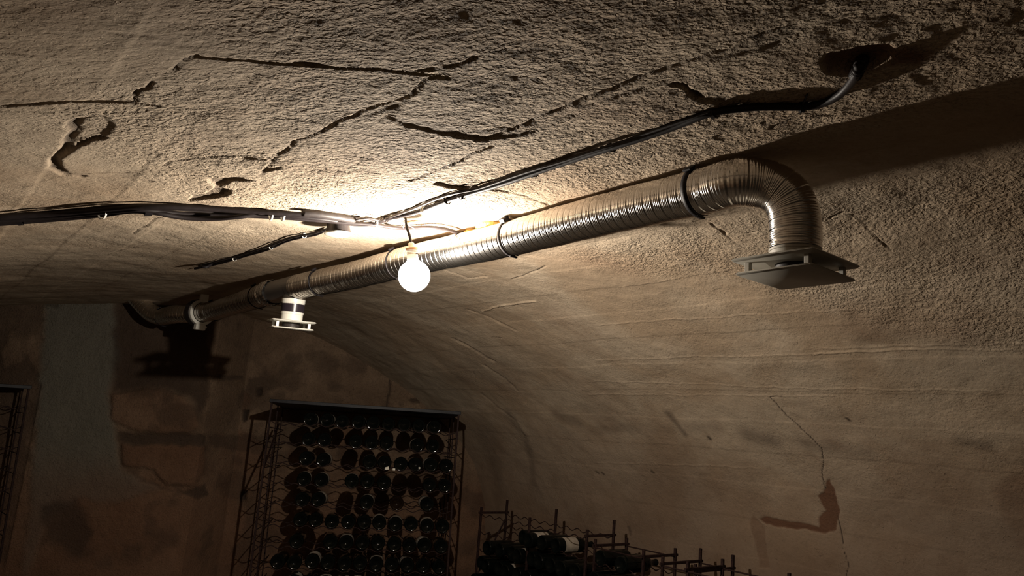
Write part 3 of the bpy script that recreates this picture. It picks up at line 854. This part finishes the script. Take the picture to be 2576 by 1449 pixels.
clip(1340, 436, 40, -13, .009, M_CABLE_G, 'dark cable clip on the rising cable, second to the right of the bulb')
clip(1535, 372, 40, -13, .009, M_CABLE_G, 'dark cable clip on the rising cable halfway between bulb and ceiling hole')
clip(1795, 284, 40, -12, .010, M_CABLE_G, 'dark cable clip where the rising cable flattens out')
clip(2018, 268, 40, -2, .010, M_BLACK, 'black clip with a long upright spike on the cable left of the ceiling hole', spike=.05, off=.011)
clip(970, 552, 40, -14, .0095, M_CABLE_G, 'pale-edged clip at the fork of cables left of the bulb', tab=False)
clip(1122, 505, 30, -10, .009, M_CABLE_G, 'small clip with a loose tail on the rising cable nearest the bulb')
clip(50, 552, 40, -3, .016, M_BLACK, 'black clip on the thick left bundle close to the picture edge', wd=.012)
clip(372, 527, 40, 2, .017, M_BLACK, 'wide black clip on the left bundle at the top of its arch', wd=.02)
for x, y, r, lab in ((257, 536, .017, 'white nylon tie round the left bundle before its arch'), (682, 540, .017, 'white nylon tie round the left bundle above the round box side'),
                     (712, 542, .017, 'white nylon tie with a tail, second of the pair on the left bundle'), (948, 561, .009, 'pale nylon tie where the cables cross left of the bulb'),
                     (1059, 573, .007, 'small pale tie on the cable right of the bulb cord'), (1061, 528, .0075, 'small pale tie on the rising cable above the bulb'),
                     (765, 593, .0075, 'white tie nearest the round box on the lower cable pair'), (682, 622, .0075, 'white tie halfway along the lower cable pair'), (590, 652, .0075, 'white tie near the left tip of the lower cable pair')):
    clip(x, y, 30, 3 if y < 580 else -12, r, M_TIE, lab, 'cable_tie', tab=False, wd=.005, off=.016 if y < 580 else .009)

# round junction box
jc = ceil_pt(851, 576, .028)
nrm = -ceil_normal(851, 574)
root = empty('junction_box', tuple(jc)); tag(root, 'round grey junction box with a pale rim on the ceiling left of the bulb', 'junction box')
M = Matrix.Translation(jc) @ nrm.to_track_quat('Z', 'Y').to_matrix().to_4x4()
V, F = lathe([(.036, .03), (.040, .0), (.045, -.014)], 36, M); a = mesh_obj('box_body', V, F, M_CABLE_G, angle=30)
V, F = lathe([(.0005, -.024), (.040, -.023), (.047, -.019), (.047, -.014), (.044, -.014)], 36, M); bb = mesh_obj('box_lid', V, F, M_GREYPL, angle=30)
adopt(root, a, bb)
# dried foam beads above the duct
def foam(pts, radii, lab, seed):
    A, L = smooth_path(pts, .004); rr = np.interp(np.linspace(0, 1, len(A)), np.linspace(0, 1, len(radii)), radii)
    r_ = random.Random(seed)
    V, F = tube_geo([Vector(a) for a in A], .01, 18, True, rad=list(rr))
    V = [v + Vector((r_.uniform(-1, 1), r_.uniform(-1, 1), r_.uniform(-1, 1))) * .0022 for v in V]
    o = mesh_obj('expanding_foam', V, F, M_FOAM); tag(o, lab, 'foam'); return o
foam([ceil_pt(1200, 572, .008), ceil_pt(1225, 566, .012), ceil_pt(1250, 562, .008), ceil_pt(1275, 556, .005)], [.006, .018, .016, .011, .004], 'lump of yellow expanding foam above the duct right of the bulb', 3)
foam([ceil_pt(1165, 587, .008), ceil_pt(1185, 583, .01), ceil_pt(1205, 578, .006)], [.004, .012, .010, .004], 'small brownish foam crumb at the end of the lamp cable', 5)
# strip of old wood under the ceiling by the bulb cord
V, F = tube_geo(smooth_path([ceil_pt(1010, 563, .006), ceil_pt(1035, 559, .008), ceil_pt(1058, 557, .004)], .004)[0], .006, 8)
tag(mesh_obj('wood_splinter', V, F, M_STONE), 'brown sliver stuck to the ceiling beside the bulb cord', 'splinter')

# ------------------------------------------------------------------ wine racks and bottles
def wavy(mb, a, b, n, amp, r=.0028, up=Vector((0, 0, 1))):
    """wavy bottle rail from a to b with n hollows"""
    a = Vector(a); b = Vector(b); P = []
    N = max(8, n * 8)
    for i in range(N + 1):
        s = i / N; P.append(a.lerp(b, s) + up * (amp * math.cos(2 * PI * s * n)))
    mb.tube(P, r, 6)

def make_rack(name, lab, M, cols, rows, pitch, rowh, depth, height, base_z, board=True, group=None, extra_top=0.0, margins=(0, 0), mid_posts=True, rung=True):
    """M: world matrix of front-top-left corner; local x to the right, y away, z up"""
    root = bpy.data.objects.new(name, None); COL.objects.link(root); root.empty_display_size = .1
    W = pitch * cols + sum(margins)
    root.matrix_world = M @ Matrix.Translation((0, 0, -height))
    tag(root, lab, 'wine rack', group)
    H = height
    if board:
        m = MB(); m.box((W / 2, depth / 2, H + .010), W + .03, depth + .02, .022, None, .002); m.build('top_board', M_BOARD, root)
    xs = [0, W]; ys = [0, depth]
    for x in xs:
        for y in ys:
            m = MB(); m.box((x, y, H / 2 + extra_top / 2), .012, .012, H + extra_top, None, .0015); m.build('post', M_IRON, root)
    if mid_posts:
        for x in (0.0, W):
            for y in (depth * .36, depth * .68):
                m = MB(); m.box((x, y, H / 2), .008, .008, H, None, .001); m.build('post', M_IRON, root)
    for k in range(rows):
        z = H - .045 - rowh * (k + 1) + .045
        if z < .05: break
        for y in (.012, depth * .36, depth - .02):
            m = MB(); wavy(m, (0, y, z), (W, y, z), cols, .009); m.build('wavy_rail', M_IRON, root)
        if rung:
            for x in (0.0, W):
                m = MB(); m.tube([(x, 0, z - .03), (x, depth, z - .03)], .003, 6); m.build('side_rung', M_IRON, root)
    # diagonal brace on the left flank
    m = MB(); m.tube([(0, 0, H - .42), (0, depth * .55, H - .12)], .006, 6); m.build('brace', M_IRON, root)
    return root

bottle_prof = [(.0005, .018), (.012, .016), (.024, .006), (.031, .0005), (.036, .0), (.0385, .003), (.0395, .008), (.0395, .19), (.037, .205), (.029, .225), (.019, .240), (.0145, .252), (.0138, .290), (.0158, .292), (.0158, .300), (.001, .300)]
def make_bottle(mat, label_mat=None):
    V, F = lathe([(a * 1.14, b) for a, b in bottle_prof], 24)
    me_o = mesh_obj('wine_bottle', V, F, mat, angle=50)
    if label_mat:
        V, F = lathe([(.0452, .05), (.0455, .052), (.0455, .150), (.0452, .152)], 24)
        mesh_obj('paper_label', V, F[:-2], label_mat, me_o, angle=50)
    return me_o
protos = {'plain': make_bottle(M_GLASS), 'brown': make_bottle(M_GLASSB), 'label': make_bottle(M_GLASS, M_LABEL), 'white': make_bottle(M_GLASS, M_LABELW)}
used = set()
def put_bottle(kind, Mw, lab, group):
    src = protos[kind]
    if kind not in used: o = src; used.add(kind)
    else:
        o = src.copy(); COL.objects.link(o)
        for ch in src.children:
            c_ = ch.copy(); COL.objects.link(c_); c_.parent = o
    o.matrix_world = Mw; tag(o, lab, 'bottle', group); return o

ORD = ['first', 'second', 'third', 'fourth', 'fifth', 'sixth', 'seventh', 'eighth', 'ninth', 'tenth', 'eleventh', 'twelfth', 'thirteenth', 'fourteenth']
ROWN = ['top', 'second', 'third', 'fourth', 'fifth', 'sixth', 'seventh', 'eighth', 'ninth', 'tenth', 'eleventh', 'twelfth', 'thirteenth']
def cam_frame(pitch_deg_px, rollslope, vpx):
    """orientation of a free-standing rack that leans a little, from where its own lines meet"""
    r = math.atan(rollslope); p = math.atan(pitch_deg_px / FPX)
    z = -RGT * 0 + (UPV * math.cos(p) * math.cos(r) + RGT * math.cos(p) * math.sin(r) + FWD * math.sin(p)); z /= np.linalg.norm(z)
    y = ray(*vpx); y = y - z * (y @ z); y /= np.linalg.norm(y); x = np.cross(y, z)
    return x, y, z
def rack_matrix(corner, fr):
    x, y, z = fr; c = corner
    return Matrix(((x[0], y[0], z[0], c[0]), (x[1], y[1], z[1], c[1]), (x[2], y[2], z[2], c[2]), (0, 0, 0, 1)))

# tall rack in the middle
frA = cam_frame(425, .058, (946, 1175))
ZA = 4.75
PA = .1005
RH = .126
MA = rack_matrix(at_depth(684, 1012, ZA), frA)
HA = at_depth(684, 1012, ZA).z
rackA = make_rack('wine_rack', 'tall iron wine rack with dark top board, full of bottles, before the end wall', MA, 12, 14, PA, RH, .85, HA, 0, True)
occ = ['..#########..', '..##.###.##.##', '..##..######.', '..##.###..##.', '..##..#.#.#..', '..###########', '..#.#########', '.############', '..###########', '..###########', '..##########.', '.###########.']
r_ = random.Random(4)
for ri, row in enumerate(occ):
    z = HA - .045 - RH * (ri + 1) + .045 + .037
    cols_ = [c for c in range(1, 12) if c < len(row) and row[c] == '#']
    for n_, cidx in enumerate(cols_):
        x = PA * (cidx + .5) + r_.uniform(-.004, .004); y0 = .045 + r_.uniform(-.02, .035)
        yaw = r_.uniform(-.05, .05)
        Ml = Matrix.Translation((x, y0, z + r_.uniform(-.003, .004))) @ Matrix.Rotation(-PI / 2, 4, 'X') @ Matrix.Rotation(yaw, 4, 'Y')
        kind = 'label' if r_.random() < .35 else ('brown' if ri in (4,) and r_.random() < .7 else 'plain')
        if (ri, n_) in ((2, 4), (2, 5), (2, 7)): kind = 'plain'
        adj = {'label': 'dark bottle with paper label', 'brown': 'dusty brown wine bottle', 'plain': 'dark green wine bottle'}[kind]
        lab = f'{adj}, {ROWN[ri]} row of the tall rack, {ORD[n_]} from left'
        put_bottle(kind, MA @ Matrix.Translation((0, 0, -HA)) @ Ml, lab, 'bottles in the tall rack')
# small paper tags under the third row
for k, (x, y, lab) in enumerate(((974, 1178, 'white folded paper tag hanging in the tall rack, leftmost of three'), (991, 1181, 'white paper tag beside the folded one in the tall rack'), (1055, 1177, 'tiny white paper tag at right in the tall rack'))):
    p = at_depth(x, y, ZA * .995); m = MB(); s = (.022, .016, .012)[k]
    xx, yy, zz = [Vector(v) for v in frA]; Rm = Matrix((xx, yy, zz)).transposed()
    m.box(p, s, .0015, s * .8, Rm @ Matrix.Rotation(.3 * (k - 1), 3, 'Y')); tag(m.build('paper_tag', M_LABELW, smooth=False), lab, 'tag', 'paper tags in the tall rack')

# left rack, mostly outside the frame
frL = cam_frame(330, .058, (-500, 1075))
ZL = 4.75
ML = rack_matrix(at_depth(72, 978, ZL), frL) @ Matrix.Translation((-PA * 6, 0, 0))
rackL = make_rack('wine_rack', 'empty rusty iron wine rack cut off by the left picture edge', ML, 6, 12, PA, RH, .50, at_depth(72, 978, ZL).z, 0, True)

# racks along the right wall
def wall_rack(pix, u, x_front, x_end, lab, pitch=.098, rows=6, extra=.0, straight=False, nposts=3):
    """pix: top of the far post on the wall side; the rack runs from there along the wall toward the camera"""
    P = at_u(pix[0], pix[1], u)
    def px(q): q = q - EYE; return CX + FPX * (q @ RGT) / (q @ FWD)
    depth = min(np.linspace(.1, 1.2, 111), key=lambda d: abs(px(P - LT * d) - x_front))
    W = min(np.linspace(.2, 3, 281), key=lambda d: abs(px(P - AX * d) - x_end))
    cols = max(2, int(round(W / pitch))); pitch = W / cols
    c = P - LT * depth
    Mx = Matrix(((-AX[0], LT[0], 0, c[0]), (-AX[1], LT[1], 0, c[1]), (0, 0, 1, c[2]), (0, 0, 0, 1)))
    H = P[2]
    root = bpy.data.objects.new('wine_rack', None); COL.objects.link(root)
    root.matrix_world = Mx @ Matrix.Translation((0, 0, -H)); tag(root, lab, 'wine rack', 'racks along the right wall')
    for i in range(nposts):
        xx = W * i / (nposts - 1)
        for yy in (0, depth):
            top = H + (extra if yy > 0 else 0)
            m = MB(); m.box((xx, yy, top / 2), .014, .014, top, None, .0015); m.build('post', M_IRON, root)
        m = MB(); m.box((xx, depth / 2, H - .035), .012, depth + .04, .014, None, .0015)
        if i in (0, nposts - 1): m.build('end_bar', M_IRON, root)
    if straight:
        for yy in (0, depth):
            m = MB(); m.tube([(0, yy, H - .045), (W, yy, H - .045)], .004, 6); m.build('top_rail', M_IRON, root)
    for k in range(rows):
        zz = H - (.05 if not straight else .13) - k * .11
        if zz < .1: break
        for yy in (0.0, depth):
            m = MB(); wavy(m, (0, yy, zz), (W, yy, zz), cols, .009, .003); m.build('wavy_rail', M_IRON, root)
    m = MB(); m.tube([(0, 0, H - .45), (0, depth, H - .07)], .006, 6); m.build('brace', M_IRON, root)
    return dict(M=Mx, cols=cols, pitch=pitch, z0=-(.05 if not straight else .13), depth=depth)
def fill(R, rows, pat, who, group):
    for ri in range(rows):
        n_ = 0
        for c_ in range(R['cols']):
            if pat(ri, c_):
                x = R['pitch'] * (c_ + .5) + r_.uniform(-.003, .003)
                Ml = Matrix.Translation((x, -.03 + r_.uniform(-.03, .03), R['z0'] - ri * .11 + .033)) @ Matrix.Rotation(-PI / 2, 4, 'X') @ Matrix.Rotation(r_.uniform(-.06, .06), 4, 'Y')
                kind = 'label' if r_.random() < .2 else 'plain'
                adj = {'label': 'labelled dark bottle', 'plain': 'plain dark bottle'}[kind]
                put_bottle(kind, R['M'] @ Ml, f'{adj}, {who}, {ROWN[ri]} rail down, {ORD[n_]} from left', group); n_ += 1
G = 'racks along the right wall'
RB = wall_rack((1275, 1276), 3.38, 1210, 1545, 'dark iron wine rack farthest along the right wall, beside the tall rack', extra=.05, nposts=3)
fill(RB, 6, lambda r, c: (r == 1 and 3 < c < RB['cols'] - 2) or (r == 2 and c > 0) or r > 2, 'farthest rack on the right wall', 'bottles along the right wall')
RC = wall_rack((1577, 1353), 3.40, 1497, 1700, 'short iron wine rack on the right wall, second from the far end', straight=True, nposts=2)
fill(RC, 2, lambda r, c: r > 0 or c in (0, 2), 'second rack on the right wall', 'bottles along the right wall')
RD = wall_rack((1762, 1394), 3.44, 1668, 1800, 'short iron wine rack on the right wall, third from the far end', straight=True, nposts=2, extra=.03)
RE = wall_rack((1818, 1406), 3.22, 1730, 1985, 'iron wine rack on the right wall nearest the camera, cut by the bottom edge', straight=True, nposts=2)

if __name__ == '__main__':
    for k in list(protos):
        if k not in used:
            for ch in list(protos[k].children): bpy.data.objects.remove(ch)
            bpy.data.objects.remove(protos[k])
